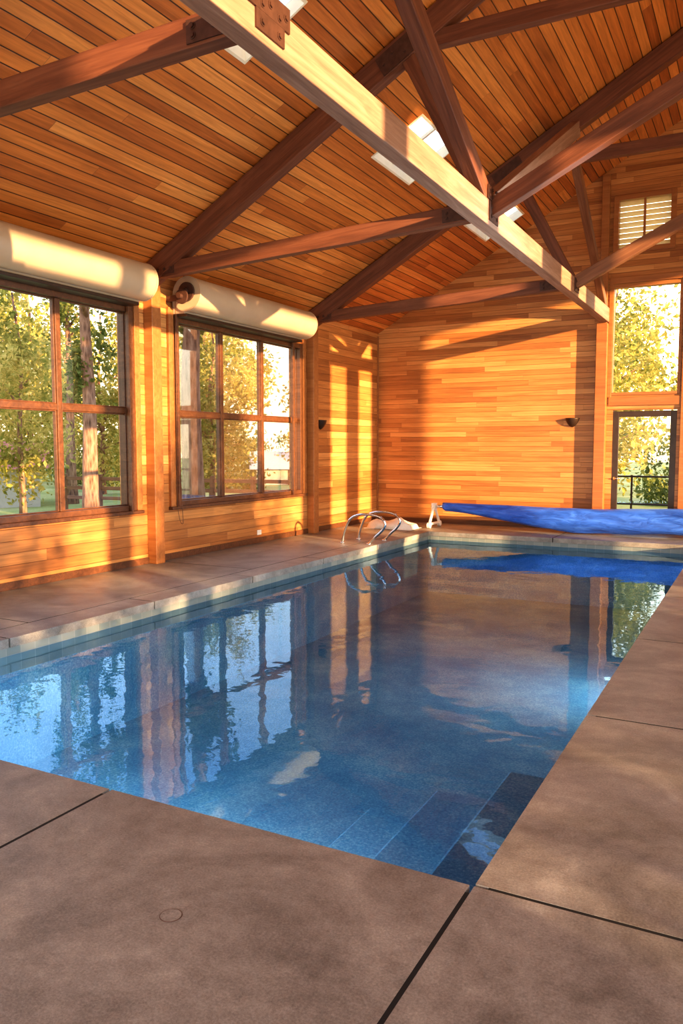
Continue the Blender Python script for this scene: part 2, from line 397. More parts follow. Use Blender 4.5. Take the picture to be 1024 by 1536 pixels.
wn = [1]
def win_name():
    n = 'window_%d' % wn[0]; wn[0] += 1; return n
def skylight(sgn, ya, yb):
    V, F = [], []
    xa, xb = SKX; t = 0.025; ss = SLOPE if sgn > 0 else RS
    def sl(x0, x1, y0, y1, d0, d1):
        b = len(V)
        z0, z1 = RIDGE+ss*x0, RIDGE+ss*x1
        V.extend([(sgn*x0,y0,z0+d0),(sgn*x1,y0,z1+d0),(sgn*x1,y1,z1+d0),(sgn*x0,y1,z0+d0),(sgn*x0,y0,z0+d1),(sgn*x1,y0,z1+d1),(sgn*x1,y1,z1+d1),(sgn*x0,y1,z0+d1)])
        F.extend([[b+q for q in f] for f in ((0,3,2,1),(4,5,6,7),(0,1,5,4),(1,2,6,5),(2,3,7,6),(3,0,4,7))])
    D = 0.15
    sl(xa, xa+t, ya, yb, -0.01, D); sl(xb-t, xb, ya, yb, -0.01, D)
    sl(xa+t, xb-t, ya, ya+t, -0.01, D); sl(xa+t, xb-t, yb-t, yb, -0.01, D)
    ym = (ya+yb)/2
    if yb-ya > 1: sl(xa+t, xb-t, ym-0.02, ym+0.02, D-0.07, D-0.026)
    o = mesh_obj(win_name(), V, F, m_shaft)
    tag(o, 'rectangular skylight with cream painted shaft', kind='structure')
    V, F = [], []; sl(xa+t, xb-t, ya+t, yb-t, D-0.025, D-0.02)
    g = mesh_obj('glass_pane', V, F, m_glass); par(g, o)
for a, b in SKY:
    skylight(1, a, b); skylight(-1, a, b)

def side_window(yr, npan):
    y0, y1 = yr; n = win_name()
    bl = []
    fr = 0.085
    x0, x1 = XL-0.17, XL+0.03
    bl += [(x0, x1, y0, y0+fr, SILL, HEAD), (x0, x1, y1-fr, y1, SILL, HEAD), (x0, x1, y0+fr, y1-fr, HEAD-fr, HEAD), (x0, x1, y0+fr, y1-fr, SILL, SILL+0.07)]
    gy0, gy1 = y0+fr, y1-fr
    xm0, xm1 = XL-0.12, XL-0.03
    step = (gy1-gy0)/npan; mw = 0.038
    for k in range(1, npan):
        yc = gy0+step*k; bl.append((xm0, xm1, yc-mw, yc+mw, SILL+0.07, HEAD-fr))
    for k in range(npan):
        ya = gy0+step*k+(mw if k else 0); yb = gy0+step*(k+1)-(mw if k < npan-1 else 0)
        bl.append((xm0+0.004, xm1-0.004, ya, yb, MID-0.038, MID+0.038))
        for (za, zb) in ((SILL+0.07, MID-0.038), (MID+0.038, HEAD-fr)):
            s = 0.016
            bl += [(xm0+0.02, xm1-0.02, ya, ya+s, za, zb), (xm0+0.02, xm1-0.02, yb-s, yb, za, zb), (xm0+0.02, xm1-0.02, ya+s, yb-s, za, za+s), (xm0+0.02, xm1-0.02, ya+s, yb-s, zb-s, zb)]
    o = boxes(n, bl, m_frame, 0.005); tag(o, 'wood framed window with grid of square panes', kind='structure')
    g = boxes('glass_pane', [(XL-0.085, XL-0.08, gy0, gy1, SILL+0.07, HEAD-fr)], m_glass); par(g, o)
    c = boxes('sill', [(XL-0.02, XL+0.075, y0-0.12, y1+0.10, SILL-0.045, SILL)], m_frame, 0.006); par(c, o)
    c = boxes('casing', [(XL-0.01, XL+0.045, y0-0.11, y0-0.002, SILL, HEAD+0.1), (XL-0.01, XL+0.045, y1+0.002, y1+0.10, SILL, HEAD+0.1)], m_casing, 0.005); par(c, o)
side_window((-0.2, 3.4), 3); side_window(W1, 3); side_window(W2, 3)

TY = [4.08, 8.42, 12.70]
for k, y in enumerate(TY):
    w = 0.09; yy = y+(0.02 if k < 2 else 0.06)
    t = boxes('trim_%d' % (k+1), [(XL, XL+0.15, yy-w, yy+w, 0.0, 3.95)], m_casing, 0.008)
    tag(t, 'square cedar wall post beneath the roof truss', kind='structure')
t = boxes('trim_4', [(-2.83, -2.63, YB-0.16, YB, 0.0, 3.88), (-2.80, -2.66, YB-0.08, YB, 3.88, zroof(-2.8)-0.02)], m_casing, 0.008)
tag(t, 'tall cedar post on the gable wall', kind='structure')
t = boxes('trim_5', [(-2.60, 2.6, YB-0.035, YB, 2.36, 2.52), (-2.63, 2.6, YB-0.03, YB, 4.60, 4.72), (-2.63, -2.56, YB-0.03, YB, 2.52, 4.60), (-1.34, -1.22, YB-0.05, YB, 0.0, 6.6), (1.22, 1.34, YB-0.05, YB, 0.0, 6.6)], m_casing, 0.005)
tag(t, 'cedar trim boards around door and tall window', kind='structure')
t = boxes('trim_6', [(XL, XL+0.03, YB-0.03, YB, 0, 3.95)], m_casing, 0.004); tag(t, 'thin cedar corner bead', kind='structure')
bb = boxes('baseboard_left', [(XL, XL+0.025, YF, YB, 0.0, 0.09)], m_frame, 0.004); tag(bb, 'low dark wood baseboard', kind='structure')
bb = boxes('baseboard_back', [(XL+0.03, -2.83, YB-0.025, YB, 0.0, 0.09)], m_frame, 0.004); tag(bb, 'low dark wood baseboard', kind='structure')

def end_window(x0, x1, z0, z1):
    f = 0.055
    o = boxes(win_name(), [(x0, x0+f, YB-0.02, YB+0.14, z0, z1), (x1-f, x1, YB-0.02, YB+0.14, z0, z1), (x0+f, x1-f, YB-0.02, YB+0.14, z0, z0+f), (x0+f, x1-f, YB-0.02, YB+0.14, z1-f, z1)], m_casing, 0.005)
    tag(o, 'tall fixed picture window in cedar frame', kind='structure')
    g = boxes('glass_pane', [(x0+f, x1-f, YB+0.06, YB+0.065, z0+f, z1-f)], m_glass); par(g, o)
end_window(*BW); end_window(1.36, 2.6, 2.55, 4.58)
x0, x1, z0, z1 = LV; f = 0.05
o = boxes(win_name(), [(x0-0.04, x0+f, YB-0.05, YB+0.14, z0-0.04, z1+0.04), (x1-f, x1+0.04, YB-0.05, YB+0.14, z0-0.04, z1+0.04), (x0+f, x1-f, YB-0.05, YB+0.14, z0-0.04, z0+f), (x0+f, x1-f, YB-0.05, YB+0.14, z1-f, z1+0.04), ((x0+x1)/2-0.02, (x0+x1)/2+0.02, YB-0.02, YB+0.02, z0+f, z1-f)], m_casing, 0.005)
tag(o, 'square louvred shutter window high on the gable wall', kind='structure')
V, F = [], []
ns = 9
for k in range(ns):
    zc = z0+f+(z1-z0-2*f)*(k+0.5)/ns
    b = len(V); hd, hz, th = 0.04, 0.03, 0.008
    pts = [(YB+0.07-hd, zc+hz), (YB+0.07+hd, zc-hz), (YB+0.07+hd, zc-hz+th), (YB+0.07-hd, zc+hz+th)]
    for xx in (x0+f, x1-f):
        for (yy, zz) in pts: V.append((xx, yy, zz))
    F += [[b+i for i in ff] for ff in ((0,1,2,3),(7,6,5,4),(0,4,5,1),(1,5,6,2),(2,6,7,3),(3,7,4,0))]
s = mesh_obj('louvre_slats', V, F, m_slat); par(s, o)

def glass_door(name, x0, x1):
    d = boxes(name, [(x0, x0+0.11, YB+0.02, YB+0.08, 0.0, 2.26), (x1-0.11, x1, YB+0.02, YB+0.08, 0.0, 2.26), (x0+0.11, x1-0.11, YB+0.02, YB+0.08, 2.15, 2.26), (x0+0.11, x1-0.11, YB+0.02, YB+0.08, 0.0, 0.25)], m_darktrim, 0.005)
    tag(d, 'dark bronze framed full glass exterior door', kind='structure')
    g = boxes('glass_pane', [(x0+0.11, x1-0.11, YB+0.045, YB+0.05, 0.25, 2.15)], m_glass); par(g, d)
    V, F = [], []; cyl_vf((x0+0.06, YB+0.02, 1.0), (0,-1,0), 0.012, 0.06, V, F); cyl_vf((x0+0.06, YB-0.035, 1.0), (1,0,0), 0.01, 0.11, V, F); cyl_vf((x0+0.06, YB+0.02, 1.0), (0,-1,0), 0.028, 0.008, V, F)
    h = mesh_obj('door_handle', V, F, m_chrome, True); par(h, d)
glass_door('door_1', *DW); glass_door('door_2', 1.4, 2.5)

# ================================================================ POOL
pool = empty('swimming_pool', (PX0, PY0, -1.35)); tag(pool, 'rectangular indoor pool with blue plaster and still water', 'swimming pool')
V, F = [], []
e = 0.03
x0, x1, y0, y1 = PX0-e, PX1+e, PY0-e, PY1+e
zt, zb = -0.30, -1.15
W_ = 0.03
for bx in ((x0-W_, x1+W_, y0-W_, y1+W_, zb-0.15, zb), (x0-W_, x0, y0-W_, y1+W_, zb, zt), (x1, x1+W_, y0-W_, y1+W_, zb, zt), (x0, x1, y0-W_, y0, zb, zt), (x0, x1, y1, y1+W_, zb, zt)):
    box_vf(*bx, V, F)
b = mesh_obj('basin', V, F, m_plaster); par(b, pool)
tt = -0.081; tw = 0.025
b = boxes('waterline_tile_band', [(x0-tw, x0, y0-tw, y1+tw, zt, tt), (x1, x1+tw, y0-tw, y1+tw, zt, tt), (x0, x1, y0-tw, y0, zt, tt), (x0, x1, y1, y1+tw, zt, tt)], m_tile); par(b, pool)
st = []
for k in range(3):
    st.append((x1-0.48*(k+1), x1-0.48*k, y0, y0+2.1, zb, -0.42-0.22*k))
b = boxes('pool_steps', st, m_plaster, 0.02); par(b, pool)
b = boxes('pool_bench', [(x0, x1-1.44, y0, y0+0.5, zb, -0.62)], m_plaster, 0.02); par(b, pool)
wv = mesh_obj('water', [(x0, y0, WATER), (x1, y0, WATER), (x1, y1, WATER), (x0, y1, WATER)], [[0,1,2,3]], m_water); par(wv, pool)
wv['label'] = 'still clear water surface'

# ================================================================ TRUSSES
def plate(cx, normal, w, h, along=(0,0,1), bolts=((-0.3,0.25),(0.3,0.25),(-0.3,-0.25),(0.3,-0.25)), t=0.012):
    c = Vector(cx); n = Vector(normal).normalized(); a = Vector(along); a = (a-n*a.dot(n)).normalized(); b = n.cross(a)
    V, F = [], []; box_vf(-w/2, w/2, -h/2, h/2, 0, t, V, F)
    for (bx, by) in bolts:
        cyl_vf((bx*w, by*h, t), (0,0,1), 0.017, 0.014, V, F, 6); cyl_vf((bx*w, by*h, t), (0,0,1), 0.024, 0.004, V, F, 12)
    o = mesh_obj('connector_plate', V, F, m_steel)
    Mx = Matrix((a, b, n)).transposed().to_4x4(); Mx.translation = c; o.matrix_basis = Mx
    return o
HX, HZ = -2.70, 4.04
def truss(y, idx):
    root = empty('roof_truss', (XL, y, 3.9))
    tag(root, 'red-brown timber roof truss with steel plates', 'roof truss', 'timber trusses under the ceiling')
    P = lambda o: par(o, root)
    dz = 0.18
    P(beam('rafter', (XL+0.02, y, EAVE-dz+0.01), (0.0, y, zroof(0)-dz), 0.16, 0.28, m_timber_dark))
    P(beam('rafter', (XR-0.02, y, zroof(XR)-dz+0.01), (0.0, y, zroof(0)-dz), 0.16, 0.28, m_timber_dark))
    zl = 4.02 if idx == 0 else 3.90
    P(beam('tie_beam', (XL+0.03, y-0.004, zl), (HX-0.09, y-0.004, 4.10), 0.12, 0.19, m_timber_dark))
    P(beam('collar_beam', (-3.66, y, 5.97), (7.1, y, 5.97), 0.11, 0.18, m_timber_dark))
    tx = -3.60
    P(beam('strut', (HX-0.01, y, HZ+0.12), (tx, y, zroof(tx)-0.30), 0.12, 0.16, m_timber_dark))
    if idx > 0:
        P(beam('cross_strut', (HX+0.05, y, HZ+0.06), (3.35, y, zroof(3.35)-0.33), 0.13, 0.18, m_timber_dark if idx == 1 else m_timber_mid))
    d = Vector((4.6, 0, 4.10-zl)); yy = y-0.004-0.061
    P(plate((XL+0.32, yy, zl+0.015), (0,-1,0), 0.42, 0.13, d, ((-0.38,0),(-0.12,0),(0.14,0),(0.38,0))))
    P(plate((HX-0.30, yy, 4.09), (0,-1,0), 0.34, 0.14, d, ((-0.36,0.2),(-0.36,-0.2),(0.1,0),(0.36,0))))
    dr = Vector((1, 0, SLOPE))
    P(plate((tx-0.1, y-0.082, zroof(tx-0.1)-0.2), (0,-1,0), 0.5, 0.22, dr, ((-0.38,0),(-0.12,0.2),(0.14,-0.2),(0.38,0))))
    P(plate((HX+0.076, y, HZ+0.02), (1,0,0), 0.30, 0.2, (0,1,0)))
    if idx == 0:
        P(plate((HX+0.077, y-0.1, HZ+0.10), (1,0,0), 0.62, 0.14, (0,1,0), ((-0.42,0),(-0.15,0),(0.15,0),(0.42,0))))
for i, y in enumerate(TY): truss(y, i)

lb = empty('longitudinal_beam', (HX, 0, HZ-0.15)); tag(lb, 'long pale timber beam with raking braces under the roof', 'beam')
par(beam('beam', (HX, YF+0.02, HZ), (HX, YB-0.01, HZ), 0.15, 0.26, m_timber_light), lb)
par(beam('brace', (HX, TY[1]-0.04, HZ+0.13), (HX, TY[0]+0.05, 6.32), 0.14, 0.20, m_timber_dark), lb)
par(beam('brace', (HX+0.01, TY[1]+0.08, HZ+0.13), (HX+0.01, TY[2]-0.02, 6.38), 0.14, 0.22, m_timber_light), lb)
par(beam('brace', (HX, YB-0.18, HZ+0.12), (HX, TY[2]+0.05, 5.95), 0.12, 0.16, m_timber_mid), lb)
for y in (TY[1]-0.12, TY[1]+0.15):
    par(plate((HX+0.076, y, HZ+0.20), (1,0,0), 0.16, 0.14, (0,1,0)), lb)

# ================================================================ ROLLER SHADES
def roller(y0, y1, wheel):
    R = 0.235; cx, cz = XL+0.29, 3.70
    root = empty('roller_shade', (XL+0.02, (y0+y1)/2, cz)); tag(root, 'cream roller shade housing mounted above the window', 'roller shade', 'roller shades above the windows')
    V, F = [], []
    prof = []
    for k in range(29):
        an = math.radians(-100 + 280*k/28)
        prof.append((cx+R*math.cos(an), cz+R*math.sin(an)))
    prof += [(XL+0.02, cz+0.02), (XL+0.02, cz-R-0.02), (XL+0.22, cz-R-0.02)]
    n = len(prof)
    for yy in (y0, y1):
        for (a, b) in prof: V.append((a, yy, b))
    for k in range(n):
        j = (k+1) % n; F.append([k, j, n+j, n+k])
    F.append(list(range(n))[::-1]); F.append([n+k for k in range(n)])
    o = mesh_obj('housing', V, F, m_cream, True); par(o, root)
    md = o.modifiers.new('es', 'EDGE_SPLIT'); md.split_angle = math.radians(35)
    o = boxes('bottom_bar', [(XL+0.05, XL+0.25, y0+0.02, y1-0.02, cz-R-0.06, cz-R-0.02)], m_darktrim, 0.006); par(o, root)
    for yy, s in ((y0, -1), (y1, 1)):
        V, F = [], []
        cyl_vf((cx, yy, cz), (0, s, 0), R+0.006, 0.03, V, F, 32)
        o = mesh_obj('end_cap', V, F, m_cream); par(o, root)
    for ya in (y0, y1-0.05):
        o = boxes('guide_track', [(XL+0.046, XL+0.085, ya, ya+0.05, SILL, cz-R-0.02)], m_frame, 0.004); par(o, root)
    if wheel:
        V, F = [], []
        for dy, rr, dz in ((-0.04, 0.13, 0.05), (-0.14, 0.10, -0.03)):
            cyl_vf((cx+0.02, y0+dy, cz+dz-0.03), (0,-1,0), rr, 0.03, V, F, 28); cyl_vf((cx+0.02, y0+dy-0.03, cz+dz-0.03), (0,-1,0), rr*0.35, 0.06, V, F, 20)
        box_vf(XL+0.001, cx+0.02, y0-0.11, y0-0.08, cz-0.10, cz-0.02, V, F)
        o = mesh_obj('drive_wheel', V, F, m_steel); par(o, root)
        V, F = [], []
        pts = smooth_path([(XL+0.12, y0-0.06, cz-0.1), (XL+0.10, y0-0.05, 2.0), (XL+0.09, y0-0.05, 0.9), (XL+0.10, y0-0.02, 0.58), (XL+0.12, y0+0.02, 0.50), (XL+0.11, y0+0.04, 0.62), (XL+0.10, y0+0.02, 1.2)], 6)
        tube_vf(pts, 0.004, V, F, 6)
        o = mesh_obj('pull_cord', V, F, m_frame, True); par(o, root)
roller(4.30, 8.02, False); roller(8.93, 12.12, True)

# ================================================================ SCONCES
def sconce(loc, rot):
    root = empty('wall_sconce', loc); root.rotation_euler = (0, 0, rot)
    tag(root, 'small dark bronze half-bowl wall sconce', 'wall lamp', 'bronze wall sconces')
    V, F = [], []; seg = 20; prof = [(0.012, -0.13), (0.04, -0.115), (0.08, -0.075), (0.115, -0.02), (0.13, 0.03), (0.135, 0.045), (0.125, 0.045), (0.10, -0.015), (0.03, -0.09)]
    for (r, z) in prof:
        for k in range(seg+1):
            an = math.pi*k/seg; V.append((r*math.cos(an), -r*math.sin(an)*0.9, z))
    for i in range(len(prof)-1):
        for k in range(seg):
            F.append([i*(seg+1)+k, i*(seg+1)+k+1, (i+1)*(seg+1)+k+1, (i+1)*(seg+1)+k])
    o = mesh_obj('bowl', V, F, m_darktrim, True); o.parent = root
    V, F = [], []; box_vf(-0.06, 0.06, -0.012, 0.0, -0.11, 0.05, V, F)
    o = mesh_obj('back_plate', V, F, m_darktrim); o.parent = root
    V, F = [], []; cyl_vf((0, -0.045, -0.05), (0,0,1), 0.022, 0.07, V, F, 14)
    o = mesh_obj('bulb', V, F, m_white, True); o.parent = root
sconce((-3.26, YB, 2.1), 0.0)
sconce((XL, 13.18, 2.05), math.pi/2)
o = boxes('wall_outlet', [(XL, XL+0.008, 11.02, 11.14, 0.13, 0.21), (XL+0.008, XL+0.012, 11.04, 11.07, 0.15, 0.19), (XL+0.008, XL+0.012, 11.09, 11.12, 0.15, 0.19)], m_white, 0.002)
tag(o, 'small white electrical outlet plate on the wall', 'outlet')

# ================================================================ POOL HANDRAILS
for yy in (11.70, 12.30):
    root = empty('pool_handrail', (-6.15, yy, 0)); tag(root, 'curved stainless steel grab rail at the pool edge', 'handrail', 'stainless pool grab rails')
    pts = smooth_path([(-6.15, yy, 0.0), (-6.12, yy, 0.16), (-6.03, yy, 0.37), (-5.88, yy, 0.47), (-5.64, yy, 0.49), (-5.45, yy, 0.45), (-5.37, yy, 0.35), (-5.42, yy, 0.24), (-5.54, yy, 0.13), (-5.66, yy, 0.0)], 7)
    V, F = [], []; tube_vf(pts, 0.022, V, F, 12)
    o = mesh_obj('rail', V, F, m_chrome, True); par(o, root)
    for xx in (-6.15, -5.66):
        V, F = [], []; cyl_vf((xx, yy, 0.0), (0,0,1), 0.05, 0.018, V, F, 20, 0.036)
        o = mesh_obj('base_flange', V, F, m_chrome, True); par(o, root)

# ================================================================ COVER REEL
CY = 14.85
root = empty('pool_cover_reel', (-5.6, CY, 0)); tag(root, 'blue vinyl pool cover rolled on a low reel', 'pool cover')
V, F = [], []; xs0, xs1, nx, seg = -5.55, 0.6, 120, 40
for i in range(nx+1):
    t = i/nx; x = xs0+(xs1-xs0)*t
    s = min(1, t/0.42); s = s*s*(3-2*s)
    r = 0.085+0.125*s
    if i == 0: r = 0.07
    cz = 0.50-r-0.02*math.sin(t*5)
    for k in range(seg):
        an = 2*math.pi*k/seg
        nn = mnoise.noise(Vector((x*1.3, math.cos(an)*1.2, math.sin(an)*1.2)))*0.035*s + 0.012*math.sin(an*3+x*2.2)*s
        rr = r+nn
        sag = -0.03*s*max(0, -math.sin(an))
        V.append((x, CY+rr*math.cos(an)*1.05, cz+rr*math.sin(an)+sag))
for i in range(nx):
    for k in range(seg):
        j = (k+1) % seg; F.append([i*seg+k, i*seg+j, (i+1)*seg+j, (i+1)*seg+k])
F.append(list(range(seg))[::-1]); F.append([nx*seg+k for k in range(seg)])
o = mesh_obj('cover_roll', V, F, m_cover, True); par(o, root)
for xx in ((-5.80, 0.42), (0.55, 0.30)):
    V, F = [], []; cyl_vf((xx[0], CY, xx[1]), (1,0,0), 0.035, 0.32, V, F, 16)
    o = mesh_obj('roller_tube', V, F, m_chrome, True); par(o, root)
for xx, zz in ((-5.74, 0.42), (0.78, 0.30)):
    V, F = [], []
    tube_vf([(xx, CY-0.28, 0.06), (xx, CY-0.02, zz)], 0.028, V, F, 10); tube_vf([(xx, CY+0.28, 0.06), (xx, CY+0.02, zz)], 0.028, V, F, 10)
    tube_vf([(xx, CY-0.30, 0.075), (xx, CY+0.30, 0.075)], 0.028, V, F, 10)
    box_vf(xx-0.035, xx+0.035, CY-0.07, CY+0.07, zz-0.07, zz+0.06, V, F)
    o = mesh_obj('reel_stand', V, F, m_white); par(o, root)
    for yy in (CY-0.28, CY+0.28):
        V, F = [], []; cyl_vf((xx-0.03, yy, 0.055), (1,0,0), 0.055, 0.06, V, F, 20)
        o = mesh_obj('caster', V, F, m_white); par(o, root)

# ================================================================ TOWEL HEAP
V, F = [], []; nx, ny = 40, 26
for i in range(nx+1):
    for j in range(ny+1):
        u, v = i/nx*2-1, j/ny*2-1
        rr = max(0.0, 1-(abs(u)**2.6+abs(v)**2.6))
        z = 0.16*rr**0.35 + 0.05*rr*math.sin(u*6+v*2) + 0.05*rr*mnoise.noise(Vector((u*2.5, v*3, 1.3)))
        wob = 1+0.12*mnoise.noise(Vector((u*2, v*2, 7)))
        V.append((u*0.50*wob, v*0.3*wob, max(0.004, z)))
for i in range(nx):
    for j in range(ny):
        a = i*(ny+1)+j; F.append([a, a+ny+1, a+ny+2, a+1])
o = mesh_obj('towel', V, F, m_towel, True, loc=(-6.4, 14.3, 0.0)); md = o.modifiers.new('s', 'SOLIDIFY'); md.thickness = 0.004; md.offset = -1
tag(o, 'crumpled white towel heaped on the deck by the handrails', 'towel')

V, F = [], []; cyl_vf((0,0,0), (0,0,1), 0.036, 0.0025, V, F, 40)
o = mesh_obj('deck_cap', V, F, m_concrete, loc=(-1.73, 2.03, 0.0)); tag(o, 'small round concrete colored cap set in the deck', 'deck cap')
V, F = [], []
tube_vf([(0.037*math.cos(a*math.pi/20), 0.037*math.sin(a*math.pi/20), 0.001) for a in range(41)], 0.0016, V, F, 6)
r_ = mesh_obj('rim', V, F, m_steel, loc=(-1.73, 2.03, 0.0)); par(r_, o)

# ================================================================ OUTSIDE
gb = []
for b in ((-120, XL-0.26, -60, 120), (XR+0.2, 90, -60, 120), (XL-0.26, XR+0.2, YB+0.26, 120), (XL-0.26, XR+0.2, -60, YF-0.2)):
    gb.append((b[0], b[1], b[2], b[3], GZ-0.2, GZ))
o = boxes('lawn', gb, m_grass); tag(o, 'sunny dry green lawn around the building', 'lawn', kind='structure')

def leaf_mesh(name, n, rad, height, zc, size, clumps, seed, mat, spread=0.12):
    rnd = random.Random(seed); cs = []
    while len(cs) < clumps:
        p = Vector((rnd.uniform(-1,1), rnd.uniform(-1,1), rnd.uniform(-1,1)))
        if p.length < 1 and p.length > 0.25: cs.append(Vector((p.x*rad, p.y*rad, zc+p.z*height)))
    V, F = [], []
    for i in range(n):
        c = rnd.choice(cs)
        p = c+Vector((rnd.gauss(0, rad*spread), rnd.gauss(0, rad*spread), rnd.gauss(0, height*spread*0.8)))
        a = Vector((rnd.gauss(0,1), rnd.gauss(0,1), rnd.gauss(0,1))).normalized()
        b = a.cross(Vector((rnd.gauss(0,1), rnd.gauss(0,1), rnd.gauss(0,1)))).normalized()
        s = size*rnd.uniform(0.6, 1.4); k = len(V)
        V += [p-a*s, p-b*s*0.5, p+a*s, p+b*s*0.5]; F.append([k, k+1, k+2, k+3])
    me = bpy.data.meshes.new(name); me.from_pydata([tuple(v) for v in V], [], F); me.materials.append(mat); return me, cs
def trunk_mesh(name, h, r, cs, seed, nb=10):
    rnd = random.Random(seed); V, F = [], []
    pts = [Vector((0.12*math.sin(k*0.9+seed)*k/8, 0.12*math.cos(k*1.1)*k/8, h*k/10)) for k in range(11)]
    tube_vf(pts, [r*(1.25 if k == 0 else 1)*(1-0.075*k) for k in range(11)], V, F, 16)
    for c in cs[:nb]:
        z = min(h*0.9, max(h*0.25, c.z-abs(c.x)*0.5-0.6)); s = Vector((0, 0, z)); m = (s+c)/2+Vector((0,0,0.15))
        tube_vf([s, m, c], [r*0.3, r*0.18, r*0.05], V, F, 7)
    me = bpy.data.meshes.new(name); me.from_pydata([tuple(v) for v in V], [], F); me.materials.append(m_bark)
    for p in me.polygons: p.use_smooth = True
    return me
LA, ca = leaf_mesh('leaves_a', 5600, 2.9, 3.7, 4.8, 0.13, 40, 1, m_leaf, 0.15)
LB, cb_ = leaf_mesh('leaves_b', 5600, 2.6, 4.1, 5.0, 0.12, 36, 2, m_leaf, 0.15)
LP, cp = leaf_mesh('leaves_p', 3000, 1.5, 4.0, 9.5, 0.12, 30, 3, m_leaf2)
LS, cs_ = leaf_mesh('leaves_s', 3600, 2.2, 1.5, 1.2, 0.10, 26, 4, m_leaf2, 0.16)
TA = trunk_mesh('trunk_a', 8.2, 0.14, ca, 1); TB = trunk_mesh('trunk_b', 8.5, 0.13, cb_, 2); TP = trunk_mesh('trunk_p', 13, 0.30, cp, 3)
TS = trunk_mesh('stem_s', 1.8, 0.06, cs_, 4, 14)
def tree(kind, x, y, s=1.0, rot=0.0, sx=None, name='tree', label='leafy deciduous tree with golden green foliage', cat='tree'):
    lm, tm = {'a': (LA, TA), 'b': (LB, TB), 'p': (LP, TP), 's': (LS, TS)}[kind]
    root = empty(name, (x, y, GZ)); root.rotation_euler = (0, 0, rot); root.scale = (s, s, s)
    tag(root, label, cat, 'trees outside the windows' if cat == 'tree' else 'shrubs outside')
    t = bpy.data.objects.new('trunk', tm); link(t); t.parent = root
    l = bpy.data.objects.new('foliage', lm); link(l); l.parent = root; l['kind'] = 'stuff'
PL = 'tall pine with thick reddish bark trunk'
tree('p', -13.0, 16.45, 1.0, 0.3, label=PL); tree('p', -14.8, 14.65, 0.72, 2.1, label=PL)
tree('p', -23.5, 22.3, 0.7, 1.1, label=PL)
tree('b', -20, 17.0, 0.8, 1.0); tree('a', -19, 25.2, 0.85, 2.0)
tree('b', -18.5, 32.5, 0.8, 4.0); tree('a', -27, 27.5, 1.0, 3.0); tree('b', -29, 38, 1.1, 0.5)
tree('a', -38, 33, 1.5, 0.7); tree('b', -38, 50, 1.6, 2.7); tree('a', -52, 40, 1.7, 3.7)
SH = 'dense olive green shrub'
for (x, y, s, r) in ((-32.5, 32.5, 1.0, 0), (-37, 42, 1.1, 1), (-30, 46, 1.1, 2), (-45, 45, 1.4, 3), (-46, 34, 1.4, 3), (-24, 33, 0.8, 3)):
    tree('s', x, y, s, r, name='shrub', label=SH, cat='shrub')
tree('a', -4.9, 27, 0.85, 0.2); tree('b', 1.5, 31, 0.9, 1.2); tree('b', -6.5, 40, 1.2, 3.2)
for (x, y, s, r) in ((-2.4, 33, 1.0, 0), (-9, 33.5, 0.9, 1)):
    tree('s', x, y, s, r, name='shrub', label=SH, cat='shrub')
tree('a', 14.0, -3.8, 0.80, 0.4); tree('b', 16.0, 1.0, 0.76, 1.4); tree('a', 21.5, -9.0, 0.95, 2.4); tree('b', 22.5, -2.2, 0.85, 0.9); tree('b', 18.5, 9.6, 0.55, 4.4)  # unseen trees added on the sun side to dapple the incoming light

root = empty('metal_railing', (-2.0, 18.3, GZ)); tag(root, 'dark metal railing outside the glass door', 'railing')
for z in (0.35, 0.95):
    V, F = [], []; tube_vf([(-5.5, 18.3, z), (2.0, 18.3, z)], 0.02, V, F, 8)
    o = mesh_obj('rail', V, F, m_darktrim); par(o, root)
for x in (-5.5, -4.0, -2.5, -1.72, 0.2, 2.0):
    o = boxes('post', [(x-0.02, x+0.02, 18.28, 18.32, GZ, 0.98)], m_darktrim, 0.003); par(o, root)
def shed(x, y, w, d, h, rot, roofmat, wallmat, label):
    root = empty('shed', (x, y, GZ)); root.rotation_euler = (0,0,rot); tag(root, label, 'shed')
    V, F = [], []; box_vf(-w/2, w/2, -d/2, d/2, 0, h, V, F)
    o = mesh_obj('walls', V, F, wallmat); o.parent = root
    ov = 0.4; rh = 0.9
    V = [(-w/2-ov,-d/2-ov,h-0.1),(w/2+ov,-d/2-ov,h-0.1),(w/2+ov,d/2+ov,h-0.1),(-w/2-ov,d/2+ov,h-0.1),(-w/2-ov,0,h+rh),(w/2+ov,0,h+rh)]
    F = [[0,1,5,4],[2,3,4,5],[0,4,3],[1,2,5],[0,3,2,1]]
    o = mesh_obj('roof', V, F, roofmat); o.parent = root
    V, F = [], []; box_vf(-w*0.1, w*0.12, -d/2-0.03, -d/2+0.01, 0, h*0.85, V, F)
    o = mesh_obj('door', V, F, m_darktrim); o.parent = root
m_redroof = simple_mat('red_tile_roof', (0.45, 0.13, 0.08), 0.7, 0, 0.2); m_shedwall = simple_mat('pale_siding', (0.45, 0.43, 0.38), 0.7, 0, 0.06)
shed(-26.5, 19.3, 6, 3.4, 1.5, 0.9, m_redroof, m_shedwall, 'low pale shed with red roof beyond the lawn')
shed(-24.5, 40.5, 4.5, 2.6, 1.0, 0.6, m_shedwall, m_shedwall, 'low white outbuilding beyond a wooden fence')
def fence(x0, y0, x1, y1, n, mat, h, label):
    root = empty('fence', (x0, y0, GZ)); tag(root, label, 'fence')
    d = Vector((x1-x0, y1-y0, 0))
    for k in range(n+1):
        p = Vector((x0, y0, GZ))+d*k/n
        par(beam('post', p, p+Vector((0,0,h)), 0.12, 0.12, mat), root)
    for z in (0.35*h, 0.62*h, 0.88*h):
        par(beam('rail', (x0, y0, GZ+z), (x1, y1, GZ+z), 0.05, 0.12, mat), root)
